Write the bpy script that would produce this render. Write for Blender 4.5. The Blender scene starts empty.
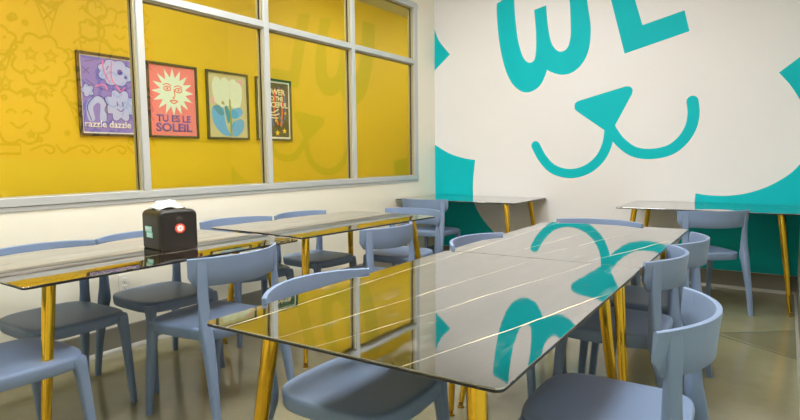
import bpy, bmesh, math, random
from mathutils import Vector, Matrix
random.seed(4)
SC = bpy.context.scene
COL = SC.collection
PI = math.pi

# ------------------------------------------------------------------ materials
def new_mat(name):
    m = bpy.data.materials.new(name); m.use_nodes = True
    nt = m.node_tree
    return m, nt, nt.nodes['Principled BSDF']

def setp(b, **k):
    for n, v in k.items():
        b.inputs[n.replace('_', ' ')].default_value = v

def mat(name, col, rough=.5, metal=0., ior=1.5, var=0., scale=6., bump=0., coat=0.):
    m, nt, b = new_mat(name)
    setp(b, Roughness=rough, Metallic=metal, IOR=ior)
    b.inputs['Coat Weight'].default_value = coat
    c4 = (*col, 1)
    b.inputs['Base Color'].default_value = c4
    if var or bump:
        tc = nt.nodes.new('ShaderNodeTexCoord'); n = nt.nodes.new('ShaderNodeTexNoise')
        n.inputs['Scale'].default_value = scale; n.inputs['Detail'].default_value = 5
        nt.links.new(tc.outputs['Object'], n.inputs['Vector'])
        if var:
            r = nt.nodes.new('ShaderNodeValToRGB')
            r.color_ramp.elements[0].position = .3; r.color_ramp.elements[1].position = .7
            r.color_ramp.elements[0].color = (*[c * (1 - var) for c in col], 1)
            r.color_ramp.elements[1].color = (*[min(1, c * (1 + var)) for c in col], 1)
            nt.links.new(n.outputs['Fac'], r.inputs['Fac']); nt.links.new(r.outputs['Color'], b.inputs['Base Color'])
        if bump:
            n2 = nt.nodes.new('ShaderNodeTexNoise'); n2.inputs['Scale'].default_value = scale * 30
            nt.links.new(tc.outputs['Object'], n2.inputs['Vector'])
            bp = nt.nodes.new('ShaderNodeBump'); bp.inputs['Strength'].default_value = bump
            bp.inputs['Distance'].default_value = .002
            nt.links.new(n2.outputs['Fac'], bp.inputs['Height']); nt.links.new(bp.outputs['Normal'], b.inputs['Normal'])
    return m

def emis(name, col, s):
    m, nt, b = new_mat(name)
    b.inputs['Base Color'].default_value = (*col, 1)
    b.inputs['Emission Color'].default_value = (*col, 1)
    b.inputs['Emission Strength'].default_value = s
    return m

class NG:                                   # tiny node-math helper
    def __init__(s, nt): s.nt = nt
    def m(s, op, a, b=0., c=0., clamp=False):
        n = s.nt.nodes.new('ShaderNodeMath'); n.operation = op; n.use_clamp = clamp
        for i, v in enumerate((a, b, c)):
            if isinstance(v, (int, float)): n.inputs[i].default_value = v
            else: s.nt.links.new(v, n.inputs[i])
        return n.outputs[0]
    def ss(s, v, lo, hi):                   # smooth 1 -> 0 from lo to hi
        n = s.nt.nodes.new('ShaderNodeMapRange'); n.interpolation_type = 'SMOOTHSTEP'
        s.nt.links.new(v, n.inputs[0])
        for i, x in ((1, lo), (2, hi), (3, 1.), (4, 0.)): n.inputs[i].default_value = x
        return n.outputs[0]
    def noise(s, vec, scale, detail=4, stretch=None, rough=.5):
        if stretch:
            mp = s.nt.nodes.new('ShaderNodeMapping'); mp.inputs['Scale'].default_value = stretch
            s.nt.links.new(vec, mp.inputs['Vector']); vec = mp.outputs[0]
        n = s.nt.nodes.new('ShaderNodeTexNoise'); n.inputs['Scale'].default_value = scale
        n.inputs['Detail'].default_value = detail; n.inputs['Roughness'].default_value = rough
        s.nt.links.new(vec, n.inputs['Vector']); return n.outputs['Fac']
    def mix(s, f, a, b):
        n = s.nt.nodes.new('ShaderNodeMix'); n.data_type = 'RGBA'
        if isinstance(f, (int, float)): n.inputs[0].default_value = f
        else: s.nt.links.new(f, n.inputs[0])
        for i, v in ((6, a), (7, b)):
            if isinstance(v, tuple): n.inputs[i].default_value = (*v, 1)
            else: s.nt.links.new(v, n.inputs[i])
        return n.outputs[2]
    def ramp(s, f, stops):
        r = s.nt.nodes.new('ShaderNodeValToRGB'); cr = r.color_ramp
        while len(cr.elements) < len(stops): cr.elements.new(.5)
        for e, (p, c) in zip(cr.elements, stops): e.position = p; e.color = (*c, 1)
        s.nt.links.new(f, r.inputs['Fac']); return r.outputs['Color']
    def xyz(s):
        tc = s.nt.nodes.new('ShaderNodeTexCoord'); sp = s.nt.nodes.new('ShaderNodeSeparateXYZ')
        s.nt.links.new(tc.outputs['Object'], sp.inputs[0]); return tc.outputs['Object'], sp.outputs

def stone_mat(name, base_stops, veins, vein_col, dark, wisp):
    m, nt, b = new_mat(name); g = NG(nt)
    P, (x, y, z) = g.xyz()
    wob = g.m('MULTIPLY', g.m('SUBTRACT', g.noise(P, 1.6, 4, (.4, 1.2, 1)), .5), .045)
    band = g.noise(P, 2.2, 6, (3.2, .5, 1), .6)
    col = g.ramp(band, base_stops)
    w2 = g.noise(P, 3.0, 8, (3.5, 1.1, 1), .65)
    wm = g.m('MULTIPLY', g.ss(w2, .68, .56), wisp)
    lines = None
    brk = g.ss(g.noise(P, 3.1, 3), .62, .40)
    for c, sl, w in veins:
        d = g.m('ABSOLUTE', g.m('SUBTRACT', g.m('ADD', x, wob), g.m('MULTIPLY_ADD', y, sl, c)))
        l = g.m('MULTIPLY', g.ss(d, w * .3, w), g.m('MULTIPLY_ADD', brk, .6, .3))
        lines = l if lines is None else g.m('MAXIMUM', lines, l)
    dl = None
    for c, sl, w in dark:
        d = g.m('ABSOLUTE', g.m('SUBTRACT', g.m('ADD', x, wob), g.m('MULTIPLY_ADD', y, sl, c)))
        l = g.ss(d, w * .2, w)
        dl = l if dl is None else g.m('MAXIMUM', dl, l)
    if dl is not None: col = g.mix(dl, col, (.10, .08, .06))
    nt.links.new(col, b.inputs['Base Color'])
    setp(b, Roughness=.03, Metallic=1.)
    # pale veins and cloudy wisps are matt inlays in the mirror-like sheet
    d2 = nt.nodes.new('ShaderNodeBsdfDiffuse')
    nt.links.new(g.mix(lines, (.50, .48, .44), vein_col), d2.inputs['Color'])
    mx = nt.nodes.new('ShaderNodeMixShader'); nt.links.new(g.m('MAXIMUM', lines, wm), mx.inputs[0])
    nt.links.new(b.outputs[0], mx.inputs[1]); nt.links.new(d2.outputs[0], mx.inputs[2])
    nt.links.new(mx.outputs[0], nt.nodes['Material Output'].inputs[0])
    bp = nt.nodes.new('ShaderNodeBump'); bp.inputs['Strength'].default_value = .06; bp.inputs['Distance'].default_value = .002
    nt.links.new(g.noise(P, 9, 3), bp.inputs['Height']); nt.links.new(bp.outputs['Normal'], b.inputs['Normal'])
    return m

M = {}
M['chair'] = mat('blue_plastic', (.185, .26, .41), .46, var=.03, scale=5, bump=.12); M['chair'].node_tree.nodes['Principled BSDF'].inputs['Specular IOR Level'].default_value = .35
M['gold'] = mat('gold_metal', (.83, .50, .045), .13, metal=1)
M['gold_foot'] = mat('brass_foot', (.45, .28, .05), .3, metal=1)
M['black_edge'] = mat('black_underside', (.012, .012, .013), .35)
M['stone'] = stone_mat('marbled_glass', [(.35, (.42, .43, .44)), (.65, (.49, .50, .51))],
                       [(-.33, .0, .0032), (-.07, .125, .0018), (.10, .2, .0022), (.36, .24, .0032)],
                       (.85, .76, .50), [], .16)
M['stone_grey'] = stone_mat('marbled_glass_veined', [(.40, (.55, .49, .41)), (.5, (.38, .38, .37)), (.60, (.50, .52, .52))],
                       [(.22, .04, .002)], (.5, .46, .36), [(-.02, -.12, .017), (-.30, .1, .007)], .2)
M['cream_wall'] = mat('cream_paint', (.80, .775, .65), .55, var=.012, scale=2, bump=.15)
M['white_wall'] = mat('white_paint', (.76, .76, .77), .5, var=.008, scale=2, bump=.15)
M['green_wall'] = mat('pale_green_paint', (.66, .71, .60), .5, var=.02, scale=2)
M['ceiling'] = mat('ceiling_tile_white', (.52, .53, .53), .8, var=.02, scale=8)
M['yellow'] = mat('yellow_paint', (.74, .49, .0), .6, var=.01, scale=2)
M['teal'] = mat('teal_paint', (.0, .49, .545), .6, var=.02, scale=3); M['teal'].node_tree.nodes['Principled BSDF'].inputs['Specular IOR Level'].default_value = .2
M['base'] = mat('grey_rubber', (.20, .19, .155), .45, var=.05)
M['base_highlight'] = mat('toe_highlight_tone', (.42, .41, .36), .3)  # paler tone paints the bright reflection line along the baseboard foot
M['alu'] = mat('aluminium', (.50, .53, .52), .38, metal=.25, var=.02)
M['alu_side'] = mat('aluminium_stop', (.40, .37, .27), .5, metal=.1)
M['rubber'] = mat('black_gasket', (.02, .018, .012), .6)
M['black'] = mat('black_plastic', (.010, .009, .008), .42, bump=.1, scale=10)
M['smoke'] = mat('smoked_plastic', (.05, .045, .04), .18)
M['white'] = mat('white_plastic', (.78, .76, .68), .4)
M['paper'] = mat('tissue_paper', (.88, .88, .86), .85, var=.03, scale=30, bump=.3)
M['slot'] = mat('dark_slot', (.03, .03, .03), .5)
M['frame'] = mat('black_frame', (.035, .03, .022), .4)
def pm(name, c, r=.6): M[name] = mat('print_' + name, c, r)
pm('lilac', (.20, .18, .66)); pm('light_blue', (.40, .50, .88)); pm('violet', (.10, .07, .42)); pm('pink_print', (.75, .18, .50))
pm('coral', (.86, .20, .22)); pm('mint', (.72, .86, .72)); pm('red', (.80, .07, .03)); pm('purple', (.16, .05, .42))
pm('sand', (.62, .57, .30)); pm('pale_mint', (.70, .80, .62)); pm('sky_blue', (.10, .42, .80)); pm('sea_blue', (.03, .28, .42)); pm('olive', (.42, .38, .08)); pm('rose', (.82, .42, .48))
pm('charcoal', (.03, .025, .025)); pm('ivory', (.82, .76, .52)); pm('star_yellow', (.9, .6, .03)); pm('blue', (.08, .14, .5)); pm('white_print', (.8, .82, .82)); pm('label_teal', (.30, .75, .68))
pm('mural_pink', (.92, .56, .46)); pm('mural_line', (.03, .01, .03)); pm('mural_fill', (.62, .60, .40))

# glass: thin clear sheet with mirror-like surface reflection by Fresnel
def glass_mat():
    m = bpy.data.materials.new('clear_glass'); m.use_nodes = True; nt = m.node_tree
    nt.nodes.clear()
    o = nt.nodes.new('ShaderNodeOutputMaterial'); mx = nt.nodes.new('ShaderNodeMixShader')
    t = nt.nodes.new('ShaderNodeBsdfTransparent'); t.inputs[0].default_value = (.97, .98, .95, 1)
    gl = nt.nodes.new('ShaderNodeBsdfGlossy'); gl.inputs['Roughness'].default_value = 0; gl.inputs['Color'].default_value = (1, .84, .10, 1)   # reflections tinted yellow in the colour to keep the corridor saturated
    f = nt.nodes.new('ShaderNodeFresnel'); g = NG(nt); ge = nt.nodes.new('ShaderNodeNewGeometry')
    nt.links.new(g.m('MULTIPLY_ADD', ge.outputs['Backfacing'], 1 / 1.78 - 1.78, 1.78), f.inputs['IOR'])   # same air-to-glass Fresnel on both faces
    nt.links.new(f.outputs[0], mx.inputs[0]); nt.links.new(t.outputs[0], mx.inputs[1]); nt.links.new(gl.outputs[0], mx.inputs[2])
    nt.links.new(mx.outputs[0], o.inputs[0]); return m
M['glass'] = glass_mat()

# polished concrete floor with stains, one patch and hairline cracks
def floor_mat():
    m, nt, b = new_mat('polished_concrete'); g = NG(nt)
    P, (x, y, z) = g.xyz()
    c = g.ramp(g.noise(P, 1.6, 8, None, .62), [(.3, (.15, .14, .068)), (.55, (.25, .232, .125)), (.75, (.34, .32, .19))])
    c = g.mix(g.ss(g.noise(P, 60, 4), .62, .40), (.06, .05, .03), c) if False else c
    sp = g.ss(g.noise(P, 110, 2), .40, .30)
    c = g.mix(g.m('MULTIPLY', sp, .5), c, (.30, .27, .18))
    wob = g.m('MULTIPLY', g.m('SUBTRACT', g.noise(P, 5, 4), .5), .05)
    def side(a, bb):
        dx, dy = bb[0] - a[0], bb[1] - a[1]; L = math.hypot(dx, dy); nx, ny = -dy / L, dx / L
        return g.m('ADD', g.m('ADD', g.m('MULTIPLY', x, nx), g.m('MULTIPLY_ADD', y, ny, -(a[0] * nx + a[1] * ny))), wob), (dx / L, dy / L, L)
    d1, t1 = side((3.03, 4.19), (3.60, 4.62)); d2, t2 = side((3.08, 4.19), (3.60, 3.80))
    reg = g.m('MULTIPLY', g.ss(d1, -.01, .01), g.ss(d2, .01, -.01))
    reg = g.m('MULTIPLY', reg, g.ss(x, 3.10, 3.0))
    c = g.mix(g.m('MULTIPLY', reg, .35), c, (.07, .06, .03))
    def crack(a, bb, w):
        d, (ux, uy, L) = side(a, bb)
        s = g.m('ADD', g.m('MULTIPLY', x, ux), g.m('MULTIPLY_ADD', y, uy, -(a[0] * ux + a[1] * uy)))
        return g.m('MULTIPLY', g.ss(g.m('ABSOLUTE', d), w * .3, w), g.m('MULTIPLY', g.ss(s, 0, -.01), g.ss(s, L, L + .01)))
    k = g.m('MAXIMUM', crack((3.03, 4.19), (3.60, 4.62), .006), crack((3.0, 4.19), (3.60, 3.80), .006))
    k = g.m('MAXIMUM', k, crack((1.9, 4.9), (3.03, 4.19), .004))
    c = g.mix(g.m('MULTIPLY', k, .7), c, (.035, .03, .015))
    nt.links.new(c, b.inputs['Base Color'])
    r = g.m('MULTIPLY_ADD', g.noise(P, 3, 6), .20, .04); nt.links.new(r, b.inputs['Roughness'])
    b.inputs['IOR'].default_value = 1.55
    bp = nt.nodes.new('ShaderNodeBump'); bp.inputs['Strength'].default_value = .05; bp.inputs['Distance'].default_value = .004
    nt.links.new(g.noise(P, 25, 4), bp.inputs['Height']); nt.links.new(bp.outputs['Normal'], b.inputs['Normal'])
    return m
M['floor'] = floor_mat()

# ------------------------------------------------------------------ mesh helpers
def link(name, bm, m, parent=None, smooth=True, angle=35, bevel=0., seg=2, solid=0.):
    bmesh.ops.recalc_face_normals(bm, faces=bm.faces)
    me = bpy.data.meshes.new(name); bm.to_mesh(me); bm.free()
    if smooth:
        me.shade_smooth(); me.set_sharp_from_angle(angle=math.radians(angle))
    me.materials.append(m)
    o = bpy.data.objects.new(name, me); COL.objects.link(o)
    if parent: o.parent = parent
    if solid:
        s = o.modifiers.new('solid', 'SOLIDIFY'); s.thickness = solid; s.offset = 0
    if bevel:
        b = o.modifiers.new('bevel', 'BEVEL'); b.width = bevel; b.segments = seg; b.limit_method = 'ANGLE'
        b.angle_limit = math.radians(40); b.harden_normals = False
    return o

def tag(o, label=None, cat=None, group=None, kind=None):
    if label: o['label'] = label
    if cat: o['category'] = cat
    if group: o['group'] = group
    if kind: o['kind'] = kind
    return o

def empty(name, loc=(0, 0, 0), rz=0):
    o = bpy.data.objects.new(name, None); o.empty_display_size = .1; COL.objects.link(o)
    o.location = loc; o.rotation_euler = (0, 0, rz); return o

def copy_tree(o, parent=None):
    c = o.copy(); COL.objects.link(c)
    if parent: c.parent = parent
    for ch in [k for k in bpy.data.objects if k.parent == o]: copy_tree(ch, c)
    return c

def box(bm, x0, x1, y0, y1, z0, z1):
    vs = [bm.verts.new(p) for p in ((x0, y0, z0), (x1, y0, z0), (x1, y1, z0), (x0, y1, z0), (x0, y0, z1), (x1, y0, z1), (x1, y1, z1), (x0, y1, z1))]
    for f in ((0, 3, 2, 1), (4, 5, 6, 7), (0, 1, 5, 4), (1, 2, 6, 5), (2, 3, 7, 6), (3, 0, 4, 7)): bm.faces.new([vs[i] for i in f])

def bx(*a):
    bm = bmesh.new(); box(bm, *a); return bm

def loft(bm, rings, cap=True):
    R = [[bm.verts.new(p) for p in r] for r in rings]; n = len(R[0])
    for a, b in zip(R, R[1:]):
        for i in range(n): bm.faces.new((a[i], a[(i + 1) % n], b[(i + 1) % n], b[i]))
    if cap: bm.faces.new(R[0][::-1]); bm.faces.new(R[-1])

def rrect(hx, hy, r, k=3):
    pts = []
    for cx, cy, a0 in ((hx - r, hy - r, 0), (-hx + r, hy - r, 90), (-hx + r, -hy + r, 180), (hx - r, -hy + r, 270)):
        for i in range(k + 1):
            a = math.radians(a0 + 90 * i / k); pts.append((cx + r * math.cos(a), cy + r * math.sin(a)))
    return pts

def catmull(pts, n=6, closed=False):
    out = []; N = len(pts)
    rng = range(N if closed else N - 1)
    for i in rng:
        if closed: p = [pts[(i + k) % N] for k in (-1, 0, 1, 2)]
        else: p = [pts[max(0, i - 1)], pts[i], pts[i + 1], pts[min(N - 1, i + 2)]]
        for j in range(n):
            t = j / n
            out.append(tuple(.5 * (2 * p[1][k] + (-p[0][k] + p[2][k]) * t + (2 * p[0][k] - 5 * p[1][k] + 4 * p[2][k] - p[3][k]) * t * t
                        + (-p[0][k] + 3 * p[1][k] - 3 * p[2][k] + p[3][k]) * t ** 3) for k in range(len(pts[0]))))
    if not closed: out.append(tuple(pts[-1]))
    return out

def spline_sections(keys, n=5):
    return catmull(keys, n)

# ------------------------------------------------------------------ chair (local: faces +Y)
SEAT_Z = .452
def seat_bm():
    bm = bmesh.new(); N = 56; out = []
    for i in range(N):
        a = 2 * PI * i / N; c, s = math.cos(a), math.sin(a)
        e = .42
        x = math.copysign(abs(c) ** e, c); y = math.copysign(abs(s) ** e, s)
        w = .222 - .012 * (1 - y) / 2
        out.append((x * w, y * .205 + .022 + (.018 * (1 - x * x) if y > 0 else -.012 * (1 - x * x))))
    def ring(f, z, dz=None):
        r = []
        for (x, y) in out:
            zz = z
            if dz: zz += dz(x * f, y * f)
            r.append((x * f, .022 + (y - .022) * f, zz))
        return r
    dish = lambda x, y: -.010 * (1 - min(1, (x / .2) ** 2)) * (1 - min(1, (y / .22) ** 2)) + .012 * max(0, -y / .2) ** 2
    rings = [ring(.02, SEAT_Z, dish), ring(.35, SEAT_Z, dish), ring(.65, SEAT_Z, dish), ring(.86, SEAT_Z, dish), ring(.955, SEAT_Z - .001, dish),
             ring(.99, SEAT_Z - .006, dish), ring(1., SEAT_Z - .015, dish), ring(.985, SEAT_Z - .045), ring(.965, SEAT_Z - .052), ring(.93, SEAT_Z - .048),
             ring(.90, SEAT_Z - .026), ring(.3, SEAT_Z - .026)]
    loft(bm, rings); return bm

def leg_bm(keys):
    # keys: x, y, z, half width, half depth, turn of the section about z
    bm = bmesh.new(); S = spline_sections([k if len(k) == 6 else (*k, 0.) for k in keys], 5); rings = []
    for x, y, z, hx, hy, a in S:
        c, n = math.cos(a), math.sin(a)
        rings.append([(x + px * c - py * n, y + px * n + py * c, z) for px, py in rrect(hx, hy, min(hx, hy) * .55)])
    loft(bm, rings); return bm

def front_leg(s):
    return leg_bm([(s * .205, .235, 0, .013, .014), (s * .199, .222, .18, .016, .017), (s * .192, .205, .36, .020, .021), (s * .186, .196, .415, .026, .028), (s * .176, .186, .437, .034, .036)])

def rear_leg(s):
    a = s * .62
    return leg_bm([(s * .240, -.252, 0, .013, .014, 0), (s * .233, -.228, .18, .017, .018, 0), (s * .223, -.196, .36, .022, .024, a * .3), (s * .220, -.180, .43, .024, .029, a * .5),
                   (s * .2195, -.173, .50, .023, .021, a * .8), (s * .220, -.170, .60, .022, .014, a), (s * .221, -.1705, .66, .0225, .011, a), (s * .222, -.1705, .72, .022, .0095, a), (s * .222, -.1705, .756, .018, .0075, a)])

def back_bm():
    bm = bmesh.new(); n = 34; rings = []
    W = .260; B = .108
    for i in range(n + 1):
        t = -1 + 2 * i / n
        x = W * t
        y = -.129 - B * (1 - abs(t) ** 2.1)
        dx = W; dy = B * 2.1 * abs(t) ** 1.1 * (1 if t > 0 else -1)
        L = math.hypot(dx, dy); nx, ny = dy / L, -dx / L          # outward
        a = abs(t)
        zt = .768 - .003 * a ** 4
        zb = .641 + .004 * a + (.040 * ((a - .93) / .07) if a > .93 else 0)
        zb -= .0
        th = .0065
        sec = [(-th, zb + .004), (-th * .4, zb), (th * .4, zb), (th, zb + .004), (th, (zb + zt) / 2), (th * 1.25, zt - .012), (th * 1.1, zt - .003), (0, zt), (-th * 1.1, zt - .003), (-th * 1.15, zt - .012), (-th, (zb + zt) / 2)]
        lean = lambda z: .010 * (z - .641) / .127
        rings.append([(x + nx * (o + lean(z)), y + ny * (o + lean(z)), z) for o, z in sec])
    loft(bm, rings); return bm

def make_chair():
    root = empty('dining_chair')
    link('seat', seat_bm(), M['chair'], root, angle=50)
    link('backrest', back_bm(), M['chair'], root, angle=60)
    for s in (-1, 1):
        link('leg', front_leg(s), M['chair'], root, angle=50)
        link('leg', rear_leg(s), M['chair'], root, angle=50)
    return root

G1 = 'blue chairs around the long marbled table'; G2 = 'blue chairs along the two window-side tables'; G3 = 'blue chairs at the tables by the mural wall'
CH = [
 (2.995, 1.655, 91, G1, 'blue-grey plastic chair nearest the camera on the right, wide curved back, lit seat in front'),
 (2.80, 2.565, 90, G1, 'blue-grey chair in the middle of the three on the right side of the long table'),
 (2.825, 3.09, 89, G1, 'blue-grey chair farthest away of the three on the right side of the long table'),
 (2.245, 1.40, -88, G1, 'blue-grey chair left of the long table, large seat under its near corner'),
 (2.25, 2.56, -91, G1, 'blue-grey chair left of the long table past its seam, only curved back showing'),
 (2.40, 3.49, 177, G1, 'blue-grey chair tucked under the far end of the long table, facing the camera'),
 (1.19, 1.67, 95, G2, 'blue-grey chair with its back to the camera beside the table with the napkin dispenser'),
 (1.01, .84, 1, G2, 'chair at the lower left corner, only seat and legs showing by gold leg'),
 (.55, 1.275, -88, G2, 'dark-looking chair against the window wall, leftmost behind the napkin dispenser table'),
 (.535, 1.815, -90, G2, 'chair against the window wall directly behind the black napkin dispenser, beside the outlet'),
 (.40, 2.56, -103, G2, 'chair against the window wall, nearer of the two behind the second window-side table'),
 (.48, 3.13, -92, G2, 'chair against the window wall, farther of the two behind the second window-side table'),
 (1.235, 2.80, 90, G2, 'blue-grey chair, back to camera, at the right side of the second window-side table'),
 (.93, 3.62, 178, G2, 'blue-grey chair tucked under the far end of the second window-side table'),
 (.415, 4.93, 0, G3, 'blue-grey chair in the far left corner, pushed under the left table by the mural'),
 (2.86, 4.845, 36, G3, 'blue-grey chair pushed under the right table by the mural, back to the camera'),
]
proto = make_chair()
for i, (x, y, a, g, lab) in enumerate(CH):
    o = proto if i == 0 else copy_tree(proto)
    o.location = (x, y, 0); o.rotation_euler = (0, 0, math.radians(a)); tag(o, lab, 'chair', g)

# ------------------------------------------------------------------ tables (local: width X .83, length Y 1.32)
TW, TL, TZ, TT = .83, 1.325, .75, .009
def make_table(stone, kr, kl):
    droop = lambda x: -(kr if x > 0 else kl) * x ** 4      # glass bows down a few mm at its long edges
    root = empty('dining_table')
    o = []; r_ = rrect(TW / 2, TL / 2, .020, 5)
    for a, b in zip(r_, r_[1:] + r_[:1]):
        n = max(1, int(math.dist(a, b) / .05)); o += [(a[0] + (b[0] - a[0]) * k / n, a[1] + (b[1] - a[1]) * k / n) for k in range(n)]
    inner = [(f, f, TZ) for f in (.97, .92, .86, .8, .73, .66, .58, .5, .4, .3, .2, .1, .02)]
    bm = bmesh.new()
    loft(bm, [[(x * f, y * g_, z + droop(x * f)) for x, y in o] for f, g_, z in [(1, 1, TZ - .0035), (1, 1, TZ - .001), (.9985, .999, TZ)] + inner])
    link('tabletop', bm, stone, root, angle=30)
    bm = bmesh.new()
    loft(bm, [[(x * f, y * g_, z + droop(x * f)) for x, y in o] for f, g_, z in [(f, f, TZ - .011) for f in (.02, .3, .5, .7, .85, .95)] + [(.992, .995, TZ - .011), (1, 1, TZ - .009), (1, 1, TZ - .0035)]])
    link('backing_sheet', bm, M['black_edge'], root, angle=30)
    for sx in (-1, 1):
        for sy in (-1, 1):
            xt, yt = sx * (TW / 2 - .115), sy * (TL / 2 - .135); xb, yb = sx * (TW / 2 - .045), sy * (TL / 2 - .045)
            bm = bmesh.new(); N = 20; rings = []
            for z, r in ((TZ - .015, .0235), (.60, .0225), (.3, .0175), (.03, .0125), (.028, .0125)):
                t = (TZ - .015 - z) / (TZ - .015); cx, cy = xt + (xb - xt) * t, yt + (yb - yt) * t
                rings.append([(cx + r * math.cos(2 * PI * k / N), cy + r * math.sin(2 * PI * k / N), z) for k in range(N)])
            loft(bm, rings); leg = link('leg', bm, M['gold'], root, angle=50)
            bm = bmesh.new(); rings = []
            for z, r in ((.03, .0125), (.022, .0105), (.010, .0105), (.008, .016), (0, .016)):
                rings.append([(xb + r * math.cos(2 * PI * k / N), yb + r * math.sin(2 * PI * k / N), z) for k in range(N)])
            loft(bm, rings); link('foot', bm, M['gold_foot'], leg, angle=50)
            bm = bmesh.new(); rings = []
            for z, r in ((TZ - .011, .045), (TZ - .015, .045), (TZ - .017, .042)):
                rings.append([(xt + r * math.cos(2 * PI * k / N), yt + r * math.sin(2 * PI * k / N), z) for k in range(N)])
            loft(bm, rings); link('mounting_plate', bm, M['black_edge'], leg, angle=50)
    return root
tA = make_table(M['stone'], .03, .03); tB = make_table(M['stone_grey'], .12, .03)
TB = [
 (tA, 0, (2.532, 1.582), 1.0, 'marbled mirror-gloss table nearest the camera, near half of the long table, on gold legs', 'the long table of two'),
 (tA, 1, (2.515, 2.913), .4, 'marbled mirror-gloss table beyond the seam, far half of the long table', 'the long table of two'),
 (tB, 0, (.835, 1.51), 0, 'glossy grey-veined table on gold legs holding the black napkin dispenser', 'tables along the window wall'),
 (tB, 1, (.83, 2.91), -2.5, 'glossy grey-veined table by the windows, second one, just beyond the napkin dispenser', 'tables along the window wall'),
 (tA, 1, (.675, 5.275), 90, 'glossy table with gold legs in the far left corner against the mural', 'tables against the mural wall'),
 (tA, 1, (2.85, 5.275), -90, 'glossy table with gold legs against the right part of the mural wall', 'tables against the mural wall'),
]
for src, cp, (x, y), a, lab, g in TB:
    o = copy_tree(src) if cp else src
    o.location = (x, y, 0); o.rotation_euler = (0, 0, math.radians(a)); tag(o, lab, 'table', g)
o.scale = (1, .955, 1)

# ------------------------------------------------------------------ room shell
YE = 12.0                                      # far end of the corridor
RX, RY, RZ, YB = 3.49, 5.70, 3.30, -1.7          # right wall, mural wall, ceiling, wall behind the camera
CX = -1.525                                     # yellow wall across the corridor
def struct(name, bm, m, bevel=0): return tag(link(name, bm, m, None, smooth=False, bevel=bevel), kind='structure')
struct('floor', bx(CX - .1, RX + .1, YB - .1, RY + .1, -.1, 0), M['floor'])
struct('ceiling', bx(CX - .1, RX + .1, YB - .1, RY + .1, RZ, RZ + .1), M['ceiling'])
struct('wall_back', bx(-.12, RX + .1, RY, RY + .1, 0, RZ), M['white_wall'])
struct('wall_right', bx(RX, RX + .1, YB, RY, 0, RZ), M['green_wall'])
struct('wall_front', bx(-.12, RX, YB - .1, YB, 0, RZ), M['cream_wall'])
WZ0, WZ1, WY0, WY1 = .907, 2.83, -.12, 5.335
bm = bmesh.new()
box(bm, -.12, 0, YB, RY, 0, WZ0); box(bm, -.12, 0, YB, RY, WZ1, RZ)
box(bm, -.12, 0, YB, WY0, WZ0, WZ1); box(bm, -.12, 0, WY1, RY, WZ0, WZ1)
struct('wall_left', bm, M['cream_wall'])
struct('wall_corridor', bx(CX - .1, CX, YB, YE, 0, RZ), M['yellow'])
struct('wall_corridor_end', bx(CX, -.12, YE - .1, YE, 0, RZ), M['yellow'])
struct('wall_corridor_front', bx(CX, -.12, YB - .1, YB, 0, RZ), M['yellow'])
bm = bmesh.new(); box(bm, CX - .1, -.12, RY + .1, YE, -.1, 0); struct('floor_corridor', bm, M['floor'])
bm = bmesh.new(); box(bm, CX - .1, -.12, RY + .1, YE, RZ, RZ + .1); struct('ceiling_corridor', bm, M['ceiling'])
struct('wall_corridor_side', bx(-.12, -.02, RY + .1, YE, 0, RZ), M['cream_wall'])

def baseboard(name, x0, y0, x1, y1, nx, ny):
    prof = [(0, 0), (.016, 0), (.015, .008), (.008, .018), (.006, .03), (.006, .150), (.003, .155), (0, .155)]
    bm = bmesh.new()
    loft(bm, [[(x + nx * d, y + ny * d, z) for d, z in prof] for x, y in ((x0, y0), (x1, y1))])
    o = tag(link(name, bm, M['base'], None, angle=30), kind='structure')
    bm = bmesh.new(); prof2 = [(.0062, .0), (.022, 0), (.0205, .008), (.0125, .020), (.0062, .026)]
    loft(bm, [[(x + nx * d, y + ny * d, z) for d, z in prof2] for x, y in ((x0, y0), (x1, y1))])
    link('toe_highlight', bm, M['base_highlight'], o, angle=30)  # added strip, cove highlight put into its pale colour
baseboard('baseboard_left', 0, YB, 0, RY - .02, 1, 0)
baseboard('baseboard_back', .0, RY, RX, RY, 0, -1)
baseboard('baseboard_right', RX, RY - .02, RX, YB, -1, 0)

# ------------------------------------------------------------------ window in the left wall
win = empty('window_1', (0, 0, 0)); tag(win, kind='structure')
XF, XB = .014, -.066
def part(name, b, m, bevel=.002): return link(name, b, m, win, smooth=False, bevel=bevel, seg=1)
bm = bmesh.new()
box(bm, XB, XF, WY0, WY1, WZ0 + .028, .980)                    # bottom rail
box(bm, XB, XF, WY0, WY1, 2.765, WZ1 - .022)                   # head
box(bm, XB, XF, 5.257, WY1 - .025, .980, 2.765)                # far jamb
box(bm, XB, XF, WY0, WY0 + .05, .980, 2.765)
part('window_frame', bm, M['alu'])
bm = bmesh.new()
box(bm, XB, .006, WY0 - .02, WY1, WZ0, WZ0 + .027); box(bm, XB, .006, WY0 - .02, WY1, WZ1 - .021, WZ1); box(bm, XB, .006, WY1 - .024, WY1, WZ0 + .027, WZ1 - .021)
part('window_casing', bm, M['alu'])
MUL = [1.052, 2.097, 3.146, 4.214]
ed = [WY0 + .05] + MUL + [5.257]
ZT = (2.178, 2.226)
for y in MUL: part('mullion', bx(XB, XF, y - .024, y + .024, .980, 2.765), M['alu'])
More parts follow.
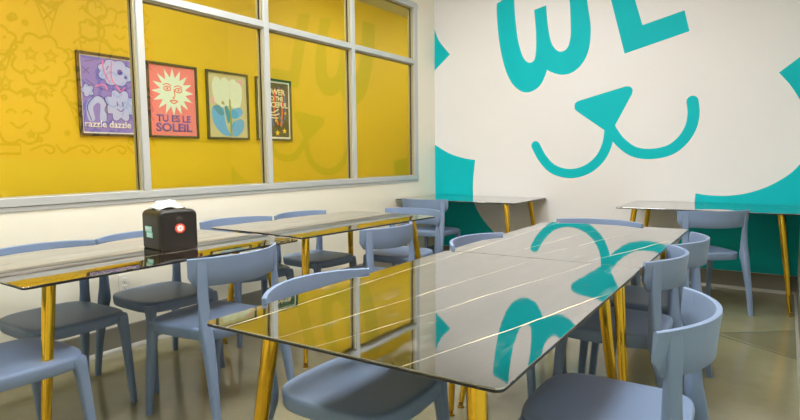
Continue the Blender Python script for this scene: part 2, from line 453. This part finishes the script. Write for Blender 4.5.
for k in range(5):
    y0 = ed[k] + (.024 if k else 0); y1 = ed[k + 1] - (.024 if k < 4 else 0)
    part('transom', bx(XB, XF - .001, y0, y1, *ZT), M['alu'])
    for z0, z1 in ((.980, ZT[0]), (ZT[1], 2.765)):
        part('glass_pane', bx(-.038, -.032, y0 + .004, y1 - .004, z0 + .004, z1 - .004), M['glass'], 0)
        bm = bmesh.new()                                       # glazing stops both sides of the pane
        for xa, xb in ((-.062, -.045), (-.025, -.006)):
            t = .010
            box(bm, xa, xb, y0, y0 + t, z0, z1); box(bm, xa, xb, y1 - t, y1, z0, z1)
            box(bm, xa, xb, y0 + t, y1 - t, z0, z0 + t * .6); box(bm, xa, xb, y0 + t, y1 - t, z1 - t, z1)
        part('glazing_stop', bm, M['alu_side'], 0)
        bm = bmesh.new(); t = .007
        for xa, xb in ((-.045, -.0381), (-.0319, -.025)):
            box(bm, xa, xb, y0, y0 + t, z0, z1); box(bm, xa, xb, y1 - t, y1, z0, z1)
            box(bm, xa, xb, y0 + t, y1 - t, z0, z0 + .004); box(bm, xa, xb, y0 + t, y1 - t, z1 - t, z1)
        part('gasket', bm, M['rubber'], 0)

# ------------------------------------------------------------------ flat art helpers
def plane_map(origin, u, v, n):
    O, U, V, N = map(Vector, (origin, u, v, n))
    return lambda a, b, h=0: tuple(O + U * a + V * b + N * h)
def fill(name, pts, mp, h, m, parent, th=.0012):
    bm = bmesh.new()
    lo = [bm.verts.new(mp(a, b, h)) for a, b in pts]; hi = [bm.verts.new(mp(a, b, h + th)) for a, b in pts]; n = len(pts)
    bm.faces.new(lo); bm.faces.new(hi)
    for i in range(n): bm.faces.new((lo[i], lo[(i + 1) % n], hi[(i + 1) % n], hi[i]))
    return link(name, bm, m, parent, smooth=False)
def fills(name, polys, mp, h, m, parent, th=.0012):
    bm = bmesh.new()
    for pts in polys:
        lo = [bm.verts.new(mp(a, b, h)) for a, b in pts]; hi = [bm.verts.new(mp(a, b, h + th)) for a, b in pts]; n = len(pts)
        bm.faces.new(lo); bm.faces.new(hi)
        for i in range(n): bm.faces.new((lo[i], lo[(i + 1) % n], hi[(i + 1) % n], hi[i]))
    return link(name, bm, m, parent, smooth=False)
def stroke_poly(c, w, caps=6):
    L = []; R = []
    for i, p in enumerate(c):
        a = c[max(0, i - 1)]; b = c[min(len(c) - 1, i + 1)]; dx, dy = b[0] - a[0], b[1] - a[1]; l = math.hypot(dx, dy) or 1
        nx, ny = -dy / l * w / 2, dx / l * w / 2
        L.append((p[0] + nx, p[1] + ny)); R.append((p[0] - nx, p[1] - ny))
    def cap(p, frm):
        a0 = math.atan2(frm[1] - p[1], frm[0] - p[0])
        return [(p[0] + w / 2 * math.cos(a0 - PI * k / caps), p[1] + w / 2 * math.sin(a0 - PI * k / caps)) for k in range(1, caps)]
    return L + cap(c[-1], L[-1]) + R[::-1] + cap(c[0], R[0])
def ring_polys(c, w):                       # closed outline as a chain of quads
    n = len(c); L = []; R = []
    for i, p in enumerate(c):
        a = c[i - 1]; b = c[(i + 1) % n]; dx, dy = b[0] - a[0], b[1] - a[1]; l = math.hypot(dx, dy) or 1
        nx, ny = -dy / l * w / 2, dx / l * w / 2
        L.append((p[0] + nx, p[1] + ny)); R.append((p[0] - nx, p[1] - ny))
    return [(L[i], R[i], R[(i + 1) % n], L[(i + 1) % n]) for i in range(n)]
def circle(cx, cy, r, n=24, ry=None): return [(cx + r * math.cos(2 * PI * k / n), cy + (ry or r) * math.sin(2 * PI * k / n)) for k in range(n)]
def star(cx, cy, r, k=5, q=.42, a0=PI / 2): return [(cx + (r if i % 2 == 0 else r * q) * math.cos(a0 + PI * i / k), cy + (r if i % 2 == 0 else r * q) * math.sin(a0 + PI * i / k)) for i in range(2 * k)]
def cloud(cx, cy, r, k=8, amp=.14, ry=None, n=10):
    out = []
    for i in range(k * n):
        t = 2 * PI * i / (k * n); f = 1 + amp * (2 * abs(math.sin(t * k / 2)) - 1)
        out.append((cx + r * f * math.cos(t), cy + (ry or r) * f * math.sin(t)))
    return out
def lettering(name, text, mp, a, b, size, h, m, parent, width=None, bold=.0, align='CENTER', tilt=0):
    cu = bpy.data.curves.new(name, 'FONT'); cu.body = text; cu.size = size; cu.align_x = align; cu.offset = bold; cu.resolution_u = 4
    t = bpy.data.objects.new(name, cu); COL.objects.link(t)
    bpy.context.view_layer.update()
    me = bpy.data.meshes.new_from_object(t.evaluated_get(bpy.context.evaluated_depsgraph_get()))
    COL.objects.unlink(t); bpy.data.objects.remove(t)
    xs = [v.co.x for v in me.vertices]; k = width / (max(xs) - min(xs)) if width else 1
    ct, st = math.cos(tilt), math.sin(tilt)
    for v in me.vertices:
        x, y = v.co.x * k, v.co.y
        v.co = Vector(mp(a + x * ct - y * st, b + x * st + y * ct, h))
    bm = bmesh.new(); bm.from_mesh(me); bpy.data.meshes.remove(me)
    r = bmesh.ops.extrude_face_region(bm, geom=list(bm.faces))
    n = Vector(mp(0, 0, 1)) - Vector(mp(0, 0, 0))
    for v in r['geom']:
        if isinstance(v, bmesh.types.BMVert): v.co += n * .0008
    return link(name, bm, m, parent, smooth=False)

# ------------------------------------------------------------------ teal mural on the back wall (wall coords x, z)
mural = empty('wall_mural', (1.7, RY, 1.6)); tag(mural, 'large teal painted mural on the white end wall: tilted letters over a smiling animal face', 'mural')
mp = plane_map((-1.7, 0, -1.6), (1, 0, 0), (0, 0, 1), (0, -1, 0))
Wl = [(0.768, 2.783), (0.768, 2.677), (0.796, 2.399), (0.852, 2.146), (0.921, 1.979), (1.003, 1.882), (1.093, 1.836), (1.184, 1.849), (1.259, 1.904), (1.301, 1.983), (1.323, 2.045)]
W2 = [(1.323, 2.045), (1.382, 2.012), (1.478, 1.982), (1.587, 1.999), (1.679, 2.077), (1.738, 2.206), (1.752, 2.395), (1.726, 2.579), (1.69, 2.786), (1.639, 2.991)]
W3 = [(1.453, 2.95), (1.505, 2.817), (1.54, 2.697), (1.554, 2.514), (1.557, 2.353), (1.534, 2.253), (1.488, 2.213), (1.428, 2.223), (1.365, 2.307), (1.327, 2.475), (1.304, 2.684)]
W4 = [(1.179, 2.656), (1.199, 2.469), (1.205, 2.279), (1.188, 2.161), (1.129, 2.136), (1.065, 2.2), (1.009, 2.373), (0.977, 2.595), (0.962, 2.789), (0.956, 2.861)]
fill('letter', catmull(Wl, 5)[:-1] + catmull(W2, 5) + catmull(W3, 5) + catmull(W4, 5), mp, .0, M['teal'], mural)
fill('letter', [(1.936, 2.634), (2.07, 2.124), (2.613, 2.26), (2.568, 2.446), (2.221, 2.365), (2.151, 2.6), (2.03, 3.10), (1.82, 3.06)], mp, 0, M['teal'], mural)
nose = [(1.607, 1.666), (1.612, 1.69), (1.632, 1.708), (1.662, 1.718), (2.085, 1.82), (2.115, 1.82), (2.14, 1.806), (2.152, 1.78), (2.145, 1.745), (1.998, 1.46), (1.99, 1.44), (1.945, 1.404), (1.898, 1.42), (1.634, 1.612), (1.612, 1.635)]
fill('nose', nose, mp, 0.0002, M['teal'], mural)
S1 = [(1.211, 1.285), (1.289, 1.15), (1.403, 1.04), (1.575, 0.997), (1.74, 1.039), (1.864, 1.145), (1.929, 1.282), (1.948, 1.418)]
S2 = [(2.656, 1.648), (2.669, 1.539), (2.649, 1.414), (2.584, 1.3), (2.479, 1.216), (2.318, 1.184), (2.171, 1.21), (2.051, 1.301), (1.973, 1.408), (1.95, 1.455)]
fill('smile', stroke_poly(catmull(S1, 6), .093), mp, 0.0004, M['teal'], mural)
fill('smile', stroke_poly(catmull(S2, 6), .096), mp, 0.0006, M['teal'], mural)
fill('fur_shape', catmull([(0.003, 2.62), (0.067, 2.478), (0.202, 2.32)], 6)[:-1] + catmull([(0.202, 2.32), (0.097, 2.237), (0.003, 2.16)], 6), mp, 0, M['teal'], mural)
fill('fur_shape', catmull([(0.003, 1.319), (0.186, 1.219), (0.367, 1.164), (0.516, 1.14)], 5)[:-1] + catmull([(0.516, 1.14), (0.492, 0.897), (0.505, 0.674), (0.578, 0.532), (0.658, 0.436), (0.745, 0.353), (0.854, 0.272), (1.006, 0.158)], 5) + [(0.003, 0.158)], mp, 0, M['teal'], mural)
XR = RX - .004
fill('fur_shape', [(3.289, 1.839)] + catmull([(3.361, 1.746), (3.41, 1.665), (XR, 1.52)], 5) + [(XR, 2.0)], mp, 0, M['teal'], mural)
fill('fur_shape', catmull([(2.708, 0.828), (2.812, 0.814), (2.959, 0.814), (3.1, 0.839), (3.235, 0.892), (3.346, 0.964), (3.42, 1.03), (XR, 1.12)], 5) + [(XR, .158), (2.42, .158)] + catmull([(2.43, .158), (2.532, 0.282), (2.595, 0.398), (2.645, 0.52), (2.686, 0.65), (2.701, 0.732)], 5), mp, 0, M['teal'], mural)

# ------------------------------------------------------------------ doodle mural on the right wall (seen mirrored in the window); coords y, z
dm = empty('doodle_mural', (RX, 3.4, 2.2)); tag(dm, 'pink doodle mural of clouds and ice cream cones, mirrored in the left window', 'mural')
dp = plane_map((0, -3.4, -2.2), (0, 1, 0), (0, 0, 1), (-1, 0, 0))
fill('background', [(1.2, 1.20), (4.50, 1.20), (4.50, 3.28), (1.2, 3.28)], dp, .0, M['mural_pink'], dm)
lw = .030
dset = []
def dring(c): dset.extend(ring_polys(c, lw))
def dline(c): dset.append(stroke_poly(catmull(c, 4), lw * .8, 4))
def cone(x, z, s):
    dring(cloud(x, z + .12 * s, .17 * s, 7, .12, .15 * s)); dring([(x - .12 * s, z), (x, z - .36 * s), (x + .12 * s, z)])
    dline([(x - .08 * s, z - .05 * s), (x + .05 * s, z - .2 * s)]); dline([(x + .08 * s, z - .05 * s), (x - .05 * s, z - .2 * s)])
    dline([(x - .05 * s, z + .15 * s), (x - .04 * s, z + .17 * s)]); dline([(x + .05 * s, z + .15 * s), (x + .06 * s, z + .17 * s)])
def face(x, z, s, st=True):
    dring(cloud(x, z, .27 * s, 8, .11, .25 * s))
    if st: dring(star(x - .10 * s, z + .05 * s, .075 * s)); dring(star(x + .10 * s, z + .05 * s, .075 * s))
    else: dline([(x - .10 * s, z + .04 * s), (x - .06 * s, z + .07 * s), (x - .02 * s, z + .04 * s)]); dline([(x + .04 * s, z + .04 * s), (x + .08 * s, z + .07 * s), (x + .12 * s, z + .04 * s)])
    dline([(x - .07 * s, z - .06 * s), (x, z - .11 * s), (x + .07 * s, z - .06 * s)])
face(3.12, 2.30, 1.05); face(2.85, 1.66, 1.1, False); cone(3.50, 1.86, .95); cone(3.22, 2.95, 1.0); cone(2.72, 2.35, .9)
face(4.05, 2.78, .95, False); cone(4.28, 1.80, .9); face(3.98, 2.05, .8); face(2.2, 2.5, 1); cone(2.2, 1.8, 1)
dring([(3.55, 2.62), (3.80, 2.62), (3.77, 2.40), (3.58, 2.40)]); dring(cloud(3.675, 2.72, .11, 6, .12))
dring(star(3.15, 1.98, .10, 8, .55)); dring(star(2.75, 2.02, .07)); dring(star(3.68, 1.52, .06)); dring(star(4.32, 2.35, .08)); dring(star(3.8, 3.05, .07))
for x, z in ((2.98, 2.68), (3.50, 2.25), (3.75, 2.18), (4.15, 1.45), (3.05, 1.42), (3.35, 1.50), (3.65, 2.95), (2.6, 2.8)): dring(circle(x, z, .022, 8))
for x0 in (3.1, 3.5, 3.95):
    dline([(x0 - .15, 1.30), (x0, 1.36), (x0 + .1, 1.32), (x0 + .06, 1.26), (x0, 1.30)]); dline([(x0 + .12, 1.36), (x0 + .2, 1.27), (x0 + .27, 1.33)])
dring([(2.35, 1.26), (2.85, 1.26), (2.85, 1.36), (2.35, 1.36)])
for k in range(6): dline([(4.35 + .015 * k, 3.1 - .33 * k), (4.45, 3.02 - .33 * k)])
dring(circle(3.72, 3.0, .001 + .16, 20, .12)) if False else None
rnd = random.Random(11)
for k in range(36):
    x, z = rnd.uniform(2.5, 4.42), rnd.uniform(1.42, 3.2); t = rnd.random()
    if t < .3: dring(circle(x, z, rnd.uniform(.02, .04), 10))
    elif t < .5: dring(star(x, z, rnd.uniform(.035, .055)))
    elif t < .75: a = rnd.uniform(0, 3.1); dline([(x, z), (x + .08 * math.cos(a), z + .08 * math.sin(a))])
    else: dline([(x, z), (x + .05, z + .05), (x + .11, z + .02), (x + .15, z + .07)])
# a little generic dancing figure
dring(circle(3.78, 2.98, .12, 18, .11)); dline([(3.78, 2.87), (3.86, 2.74), (3.80, 2.62)]); dline([(3.84, 2.80), (3.98, 2.86), (4.02, 2.98)]); dline([(3.80, 2.62), (3.94, 2.55), (3.90, 2.42)])
fills('doodle_outline', dset, dp, .0016, M['mural_line'], dm)

# ------------------------------------------------------------------ posters on the yellow wall
PW, PH = .54, .70; PZ = 1.735
PY = [2.735, 3.355, 4.005, 4.655]
def poster(i, label, bg, mat_margin=.0):
    y = PY[i]; r = empty('framed_poster', (CX, y, PZ)); tag(r, label, 'poster', 'framed posters on the yellow wall')
    bm = bmesh.new(); t = .022; a, b = PW / 2, PH / 2
    for y0, y1, z0, z1 in ((-a, -a + t, -b, b), (a - t, a, -b, b), (-a + t, a - t, -b, -b + t), (-a + t, a - t, b - t, b)): box(bm, 0, .027, y0, y1, z0, z1)
    link('frame', bm, M['frame'], r, smooth=False, bevel=.0015, seg=1)
    q = plane_map((0, 0, 0), (0, 1, 0), (0, 0, 1), (1, 0, 0))
    link('backing', bx(0, .012, -a + t, a - t, -b + t, b - t), M['white_print'] if mat_margin else M[bg], r, smooth=False)
    if mat_margin:
        m_ = t + mat_margin; fill('print', [(-a + m_, -b + m_), (a - m_, -b + m_), (a - m_, b - m_), (-a + m_, b - m_)], q, .012, M[bg], r)
    return r, q
# 1: purple doodles
r, q = poster(0, 'framed purple poster of pale blue doodles, partly hidden by the left window mullion', 'lilac', .012)
h = .0134
fills('blue_figures', [cloud(.06, .20, .145, 8, .09, .105), cloud(.09, -.08, .125, 8, .16, .12), stroke_poly(catmull([(-.17, -.20), (-.18, -.10), (-.12, -.04), (-.06, -.07), (-.07, -.20)], 4), .06), cloud(-.19, .03, .045, 5, .2)], q, h, M['light_blue'], r)
lines = ring_polys(cloud(.06, .20, .150, 8, .09, .11), .008) + ring_polys(cloud(.09, -.08, .130, 8, .16, .125), .008) + ring_polys(cloud(-.19, .03, .05, 5, .2), .007)
for c in ([(-.17, -.22), (-.20, -.10), (-.12, -.01), (-.04, -.05), (-.035, -.2)], [(-.20, .12), (-.10, .06), (.0, .04)], [(.08, .06), (.18, .08), (.22, .15)], [(-.22, .22), (-.17, .17)], [(-.17, .22), (-.22, .17)], [(.06, -.05), (.065, -.08)], [(.11, -.05), (.115, -.08)], [(.06, -.11), (.09, -.13), (.12, -.11)], [(-.02, .22), (.0, .25)], [(-.2, .27), (-.12, .29)]):
    lines.append(stroke_poly(catmull(c, 4), .008, 4))
lines += [circle(.10, .21, .025, 12), circle(.15, .17, .014, 10)]
fills('violet_outlines', lines, q, h + .0014, M['violet'], r)
fills('pink_marks', [stroke_poly(catmull(c, 4), .012, 4) for c in ([(-.05, .29), (-.04, .2), (.0, .12)], [(.03, .29), (.02, .16), (.05, .1)], [(-.12, .07), (-.05, .09), (-.02, .05)], [(.06, .09), (.1, .05), (.14, .08)])], q, h + .0028, M['pink_print'], r)
lettering('lettering', 'razzle dazzle', q, -.028, -.275, .082, h + .004, M['white_print'], r, width=.405, bold=.0012)
# 2: sun
r, q = poster(1, 'framed coral pink poster of a mint sun with a red face and purple words', 'coral')
h = .0122
fill('sun_rays', star(0, .085, .225, 16, .60, PI / 2), q, h, M['mint'], r)
face_l = [circle(-.06, .115, .030, 14, .017), circle(.06, .105, .030, 14, .017)]
rl = []
for cx, cz in ((-.06, .115), (.06, .105)):
    rl += ring_polys(circle(cx, cz, .036, 18, .021), .009); rl.append(circle(cx, cz, .011, 12)); rl.append(stroke_poly(catmull([(cx - .045, cz + .030), (cx, cz + .045), (cx + .04, cz + .028)], 4), .008, 4))
rl.append(stroke_poly(catmull([(.012, .11), (.018, .05), (-.002, .03), (.010, .022)], 4), .009, 4))
rl.append(stroke_poly(catmull([(-.035, .0), (-.01, .008), (.005, .002), (.02, .008), (.045, .0)], 4), .010, 4)); rl.append(stroke_poly(catmull([(-.03, -.004), (.005, -.022), (.04, -.004)], 4), .010, 4))
fills('sun_face', rl, q, h + .0014, M['red'], r)
lettering('lettering', 'TU ES LE', q, 0.0, -.195, .088, h + .0014, M['purple'], r, width=.37, bold=.003)
lettering('lettering', 'SOLEiL', q, 0.0, -.285, .105, h + .0014, M['purple'], r, width=.39, bold=.004)
# 3: tulip
r, q = poster(2, 'framed poster of a big pale mint tulip on blue leaves over a sand ground', 'sand')
h = .0122
fill('tulip_flower', [(-.17, .03)] + catmull([(-.19, .10), (-.20, .20), (-.17, .275), (-.12, .285), (-.09, .25)], 4) + catmull([(-.08, .27), (-.04, .29), (.0, .27), (.02, .25)], 4) + catmull([(.04, .275), (.09, .28), (.12, .25)], 4) + catmull([(.15, .25), (.185, .2), (.18, .08), (.15, .0), (.08, -.02), (.0, .0), (-.08, -.02)], 4), q, h, M['pale_mint'], r)
fills('pink_squares', [[(-.21, .02), (-.16, .02), (-.16, .08), (-.21, .08)], [(.14, .21), (.19, .21), (.19, .28), (.14, .28)]], q, h - .0004, M['rose'], r)
fills('blue_leaves', [catmull([(-.20, -.02), (-.21, -.12), (-.17, -.22), (-.08, -.30), (.02, -.31), (-.02, -.24), (-.05, -.14), (-.06, -.04), (-.12, -.01)], 4, True), catmull([(.0, -.08), (.06, -.03), (.15, -.01), (.19, -.05), (.15, -.11), (.06, -.13)], 4, True), catmull([(.04, -.30), (.03, -.22), (.07, -.16), (.15, -.13), (.20, -.15), (.20, -.22), (.15, -.29), (.08, -.32)], 4, True)], q, h + .0002, M['sky_blue'], r)
fills('dark_leaves', [catmull([(-.05, -.02), (-.02, .0), (.01, -.06), (.01, -.16), (-.01, -.18), (-.03, -.12)], 4, True), catmull([(-.19, -.02), (-.12, .0), (-.06, -.08), (-.11, -.10)], 4, True)], q, h + .0016, M['sea_blue'], r)
fills('stem', [stroke_poly([(.02, .06), (.025, -.12), (.03, -.30)], .02), catmull([(-.09, .02), (-.07, .05), (-.05, .01)], 4, True)], q, h + .003, M['olive'], r)
# 4: black poster
r, q = poster(3, 'framed black poster with ivory words and colourful stars, partly behind the middle mullion', 'charcoal', .022)
h = .0134
bars = [stroke_poly(catmull(c, 4), .022, 4) for c in ([(-.13, .22), (-.10, .0), (-.13, -.22)], [(.02, .24), (.0, .0), (.05, -.16)], [(.12, .24), (.13, .05), (.10, -.18)])]
fills('red_ribbons', bars, q, h, M['red'], r)
fills('blue_ribbons', [stroke_poly(catmull(c, 4), .02, 4) for c in ([(-.06, .24), (-.05, .0), (-.02, -.18)], [(.08, .26), (.05, .0), (.13, -.14)], [(.16, .2), (.17, .0), (.16, -.1)])], q, h + .0003, M['blue'], r)
fills('stars', [star(-.10, -.24, .035), star(.04, -.26, .038), star(.15, -.235, .036), star(.02, -.12, .022), star(.17, -.03, .02)], q, h + .0016, M['star_yellow'], r)
fills('hand_mark', [stroke_poly(catmull(c, 4), .014, 4) for c in ([(-.10, -.02), (-.02, -.03), (.06, .01)], [(-.10, -.05), (0, -.06), (.07, -.04)], [(-.10, -.08), (-.02, -.09), (.05, -.09)])], q, h + .0016, M['ivory'], r)
lettering('lettering', 'POWER', q, 0, .175, .085, h + .0018, M['ivory'], r, width=.34, bold=.003)
lettering('lettering', 'TO THE', q, .02, .105, .07, h + .0018, M['ivory'], r, width=.24, bold=.003)
lettering('lettering', 'PEACEFUL', q, 0, .03, .085, h + .0018, M['ivory'], r, width=.42, bold=.003)

# ------------------------------------------------------------------ napkin dispenser
nd = empty('napkin_dispenser', (.893, 1.652, TZ), math.radians(-9)); tag(nd, 'black napkin dispenser on the window-side table with red round sticker and teal label', 'napkin dispenser')
bm = bmesh.new()
# profile across local y (long side), swept along local x; rounded shoulders
prof = [(-.088, .006), (-.084, 0), (.084, 0), (.088, .006)] + [(.088 - .026 * (1 - math.cos(a)), .160 + .026 * math.sin(a)) for a in [PI / 2 * k / 6 for k in range(7)]] + [(0, .1885)] + [(-.088 + .026 * (1 - math.cos(a)), .160 + .026 * math.sin(a)) for a in [PI / 2 * k / 6 for k in range(6, -1, -1)]]
loft(bm, [[(x, y * f, z * g_) for y, z in prof] for x, f, g_ in ((-.090, .94, .95), (-.084, 1, .99), (.070, 1, 1), (.084, .985, .985), (.090, .95, .94))])
link('body', bm, M['black'], nd, angle=30)
qf = plane_map((.0902, 0, 0), (0, 1, 0), (0, 0, 1), (1, 0, 0)); qs = plane_map((0, -.0885, 0), (1, 0, 0), (0, 0, 1), (0, -1, 0))
fill('front_panel', [(-.070, .012), (.060, .012), (.060, .140), (.050, .160), (-.060, .160), (-.070, .140)], qf, 0, M['black'], nd, .0015)
fill('lens', circle(.0, .146, .015, 20), qf, .0016, M['smoke'], nd)
st = fill('sticker', circle(.004, .098, .023, 28), qf, .0017, M['red'], nd)
fill('sticker_flower', cloud(.004, .098, .0145, 8, .14, n=6), qf, .0030, M['white_print'], st)
fill('sticker_centre', circle(.004, .098, .005, 12), qf, .0043, M['rose'], st)
fill('latch', circle(-.015, .022, .003, 10), qf, .0016, M['smoke'], nd)
lb = fills('side_label', [[(-.056, .082), (.012, .082), (.012, .108), (-.056, .108)], [(-.044, .054), (.018, .054), (.018, .081), (-.044, .081)]], qs, 0, M['label_teal'], nd)
lettering('lettering', 'WHITE', qs, -.022, .0865, .024, .0014, M['white_print'], lb, width=.056, bold=.0004)
lettering('lettering', 'COOL', qs, -.013, .0585, .024, .0014, M['white_print'], lb, width=.048, bold=.0004)
nd.scale = (1.04, 1.08, 1.0)
bm = bmesh.new(); box(bm, -.040, .030, -.062, .062, .182, .192); link('dispensing_slot', bm, M['slot'], nd, smooth=False, bevel=.002)
# napkin sticking out
nk = empty('paper_napkin', (.885, 1.640, TZ + .187), math.radians(-9)); tag(nk, 'white folded paper napkin sticking out of the top of the black dispenser', 'napkin')
bm = bmesh.new(); gx, gy = 8, 14; vv = []
for i in range(gx + 1):
    row = []
    for j in range(gy + 1):
        u, v = i / gx - .5, j / gy - .5
        z = .006 + .028 * (1 - (2 * u) ** 2) * (1 - abs(2 * v) ** 3) * (.55 + .45 * min(1, (v + .5) * 2.2)) + .004 * math.sin(9 * v + 5 * u) - (.004 if abs(v) > .45 else 0)
        row.append(bm.verts.new((u * .105 + .010 * math.sin(3 * v), v * .118 + .008 * u, z * 1.15)))
    vv.append(row)
for i in range(gx):
    for j in range(gy): bm.faces.new((vv[i][j], vv[i + 1][j], vv[i + 1][j + 1], vv[i][j + 1]))
link('folded_sheet', bm, M['paper'], nk, angle=40, solid=.002)
bm = bmesh.new()
loft(bm, [[(x + .002 * math.sin(y * 60), y, z) for x, z in ((-.014, .0), (-.004, .024), (.002, .040), (.012, .022), (.016, .0), (.0, .010))] for y in (-.050, -.02, .01, .045)])
link('fold_ridge', bm, M['paper'], nk, angle=40)

# ------------------------------------------------------------------ wall outlet
ou = empty('wall_outlet', (0, 1.912, .412)); tag(ou, 'white electrical wall outlet low on the cream wall under the window', 'outlet')
link('cover_plate', bx(0, .006, -.037, .037, -.058, .058), M['white'], ou, smooth=False, bevel=.002)
for dz in (-.022, .022):
    bm = bmesh.new(); loft(bm, [[(x, y * f, z * f + dz) for y, z in rrect(.017, .0145, .008, 4)] for x, f in ((.006, 1), (.0085, 1), (.009, .95))]); rc = link('receptacle', bm, M['white'], ou, angle=30)
    bm = bmesh.new(); box(bm, .009, .0094, -.008, -.0055, dz - .002, dz + .008); box(bm, .009, .0094, .0055, .008, dz - .002, dz + .008); box(bm, .009, .0094, -.0025, .0025, dz - .010, dz - .005)
    link('slots', bm, M['slot'], rc, smooth=False)
bm = bmesh.new(); loft(bm, [[(x, .003 * math.cos(k * PI / 5), .003 * math.sin(k * PI / 5)) for k in range(10)] for x in (.006, .0075)]); link('screw', bm, M['alu'], ou)

# ------------------------------------------------------------------ ceiling lights
def panel(x, y, sx, sy, s, lab, grp, col=(1, .995, .98)):
    r = empty('ceiling_light', (x, y, RZ)); tag(r, lab, 'ceiling light', grp)
    bm = bmesh.new(); t = .02
    for a in ((-sx, -sx + t, -sy, sy), (sx - t, sx, -sy, sy), (-sx + t, sx - t, -sy, -sy + t), (-sx + t, sx - t, sy - t, sy)): box(bm, *a, -.03, 0)
    link('light_frame', bm, M['white'], r, smooth=False)
    link('diffuser', bx(-sx + t, sx - t, -sy + t, sy - t, -.022, -.012), emis('lit_diffuser_%d' % len(bpy.data.materials), col, s), r, smooth=False)
for x, y, w_ in ((.95, -.2, 'behind the camera, near the windows'), (2.35, -.2, 'behind the camera, near the right wall'),
                 (.95, 1.9, 'near the windows, midway down the room'), (2.65, 1.9, 'over the near end of the long table'),
                 (.95, 4.0, 'near the windows, toward the mural'), (1.85, 3.6, 'over the far end of the long table')):
    panel(x, y, .30, .60, 29. if 1 < y < 3 else 10.5, 'square-edged white ceiling light panel ' + w_, 'ceiling light panels of the room')
for y, w_ in ((.9, 'nearest the camera'), (3.2, 'by the posters'), (5.5, 'past the posters'), (8.0, 'toward its far end')):
    panel(-.38, y, .15, .6, 20., 'narrow white ceiling light in the corridor ' + w_, 'ceiling lights of the corridor')

w = bpy.data.worlds.new('World'); SC.world = w; w.use_nodes = True
w.node_tree.nodes['Background'].inputs[0].default_value = (.8, .85, .9, 1); w.node_tree.nodes['Background'].inputs[1].default_value = .3

# ------------------------------------------------------------------ camera
cam = bpy.data.cameras.new('camera'); co = bpy.data.objects.new('camera', cam); COL.objects.link(co)
cam.sensor_width = 36; cam.lens = 568.678 / 800 * 36; cam.clip_start = .02
ya, pi_, ro = math.radians(34.1388), math.radians(5.2139), math.radians(-.5995)
F = Vector((-math.sin(ya) * math.cos(pi_), math.cos(ya) * math.cos(pi_), -math.sin(pi_)))
R_ = Vector((math.cos(ya), math.sin(ya), 0)); U_ = R_.cross(F)
R2 = R_ * math.cos(ro) + U_ * math.sin(ro); U2 = -R_ * math.sin(ro) + U_ * math.cos(ro)
co.matrix_world = Matrix(((R2.x, U2.x, -F.x, 3.3693), (R2.y, U2.y, -F.y, 0), (R2.z, U2.z, -F.z, 1.17), (0, 0, 0, 1)))
SC.camera = co
vs = SC.view_settings; vs.view_transform = 'Standard'; vs.look = 'None'; vs.gamma = 1; vs.use_curve_mapping = False
vs.exposure = 0.1
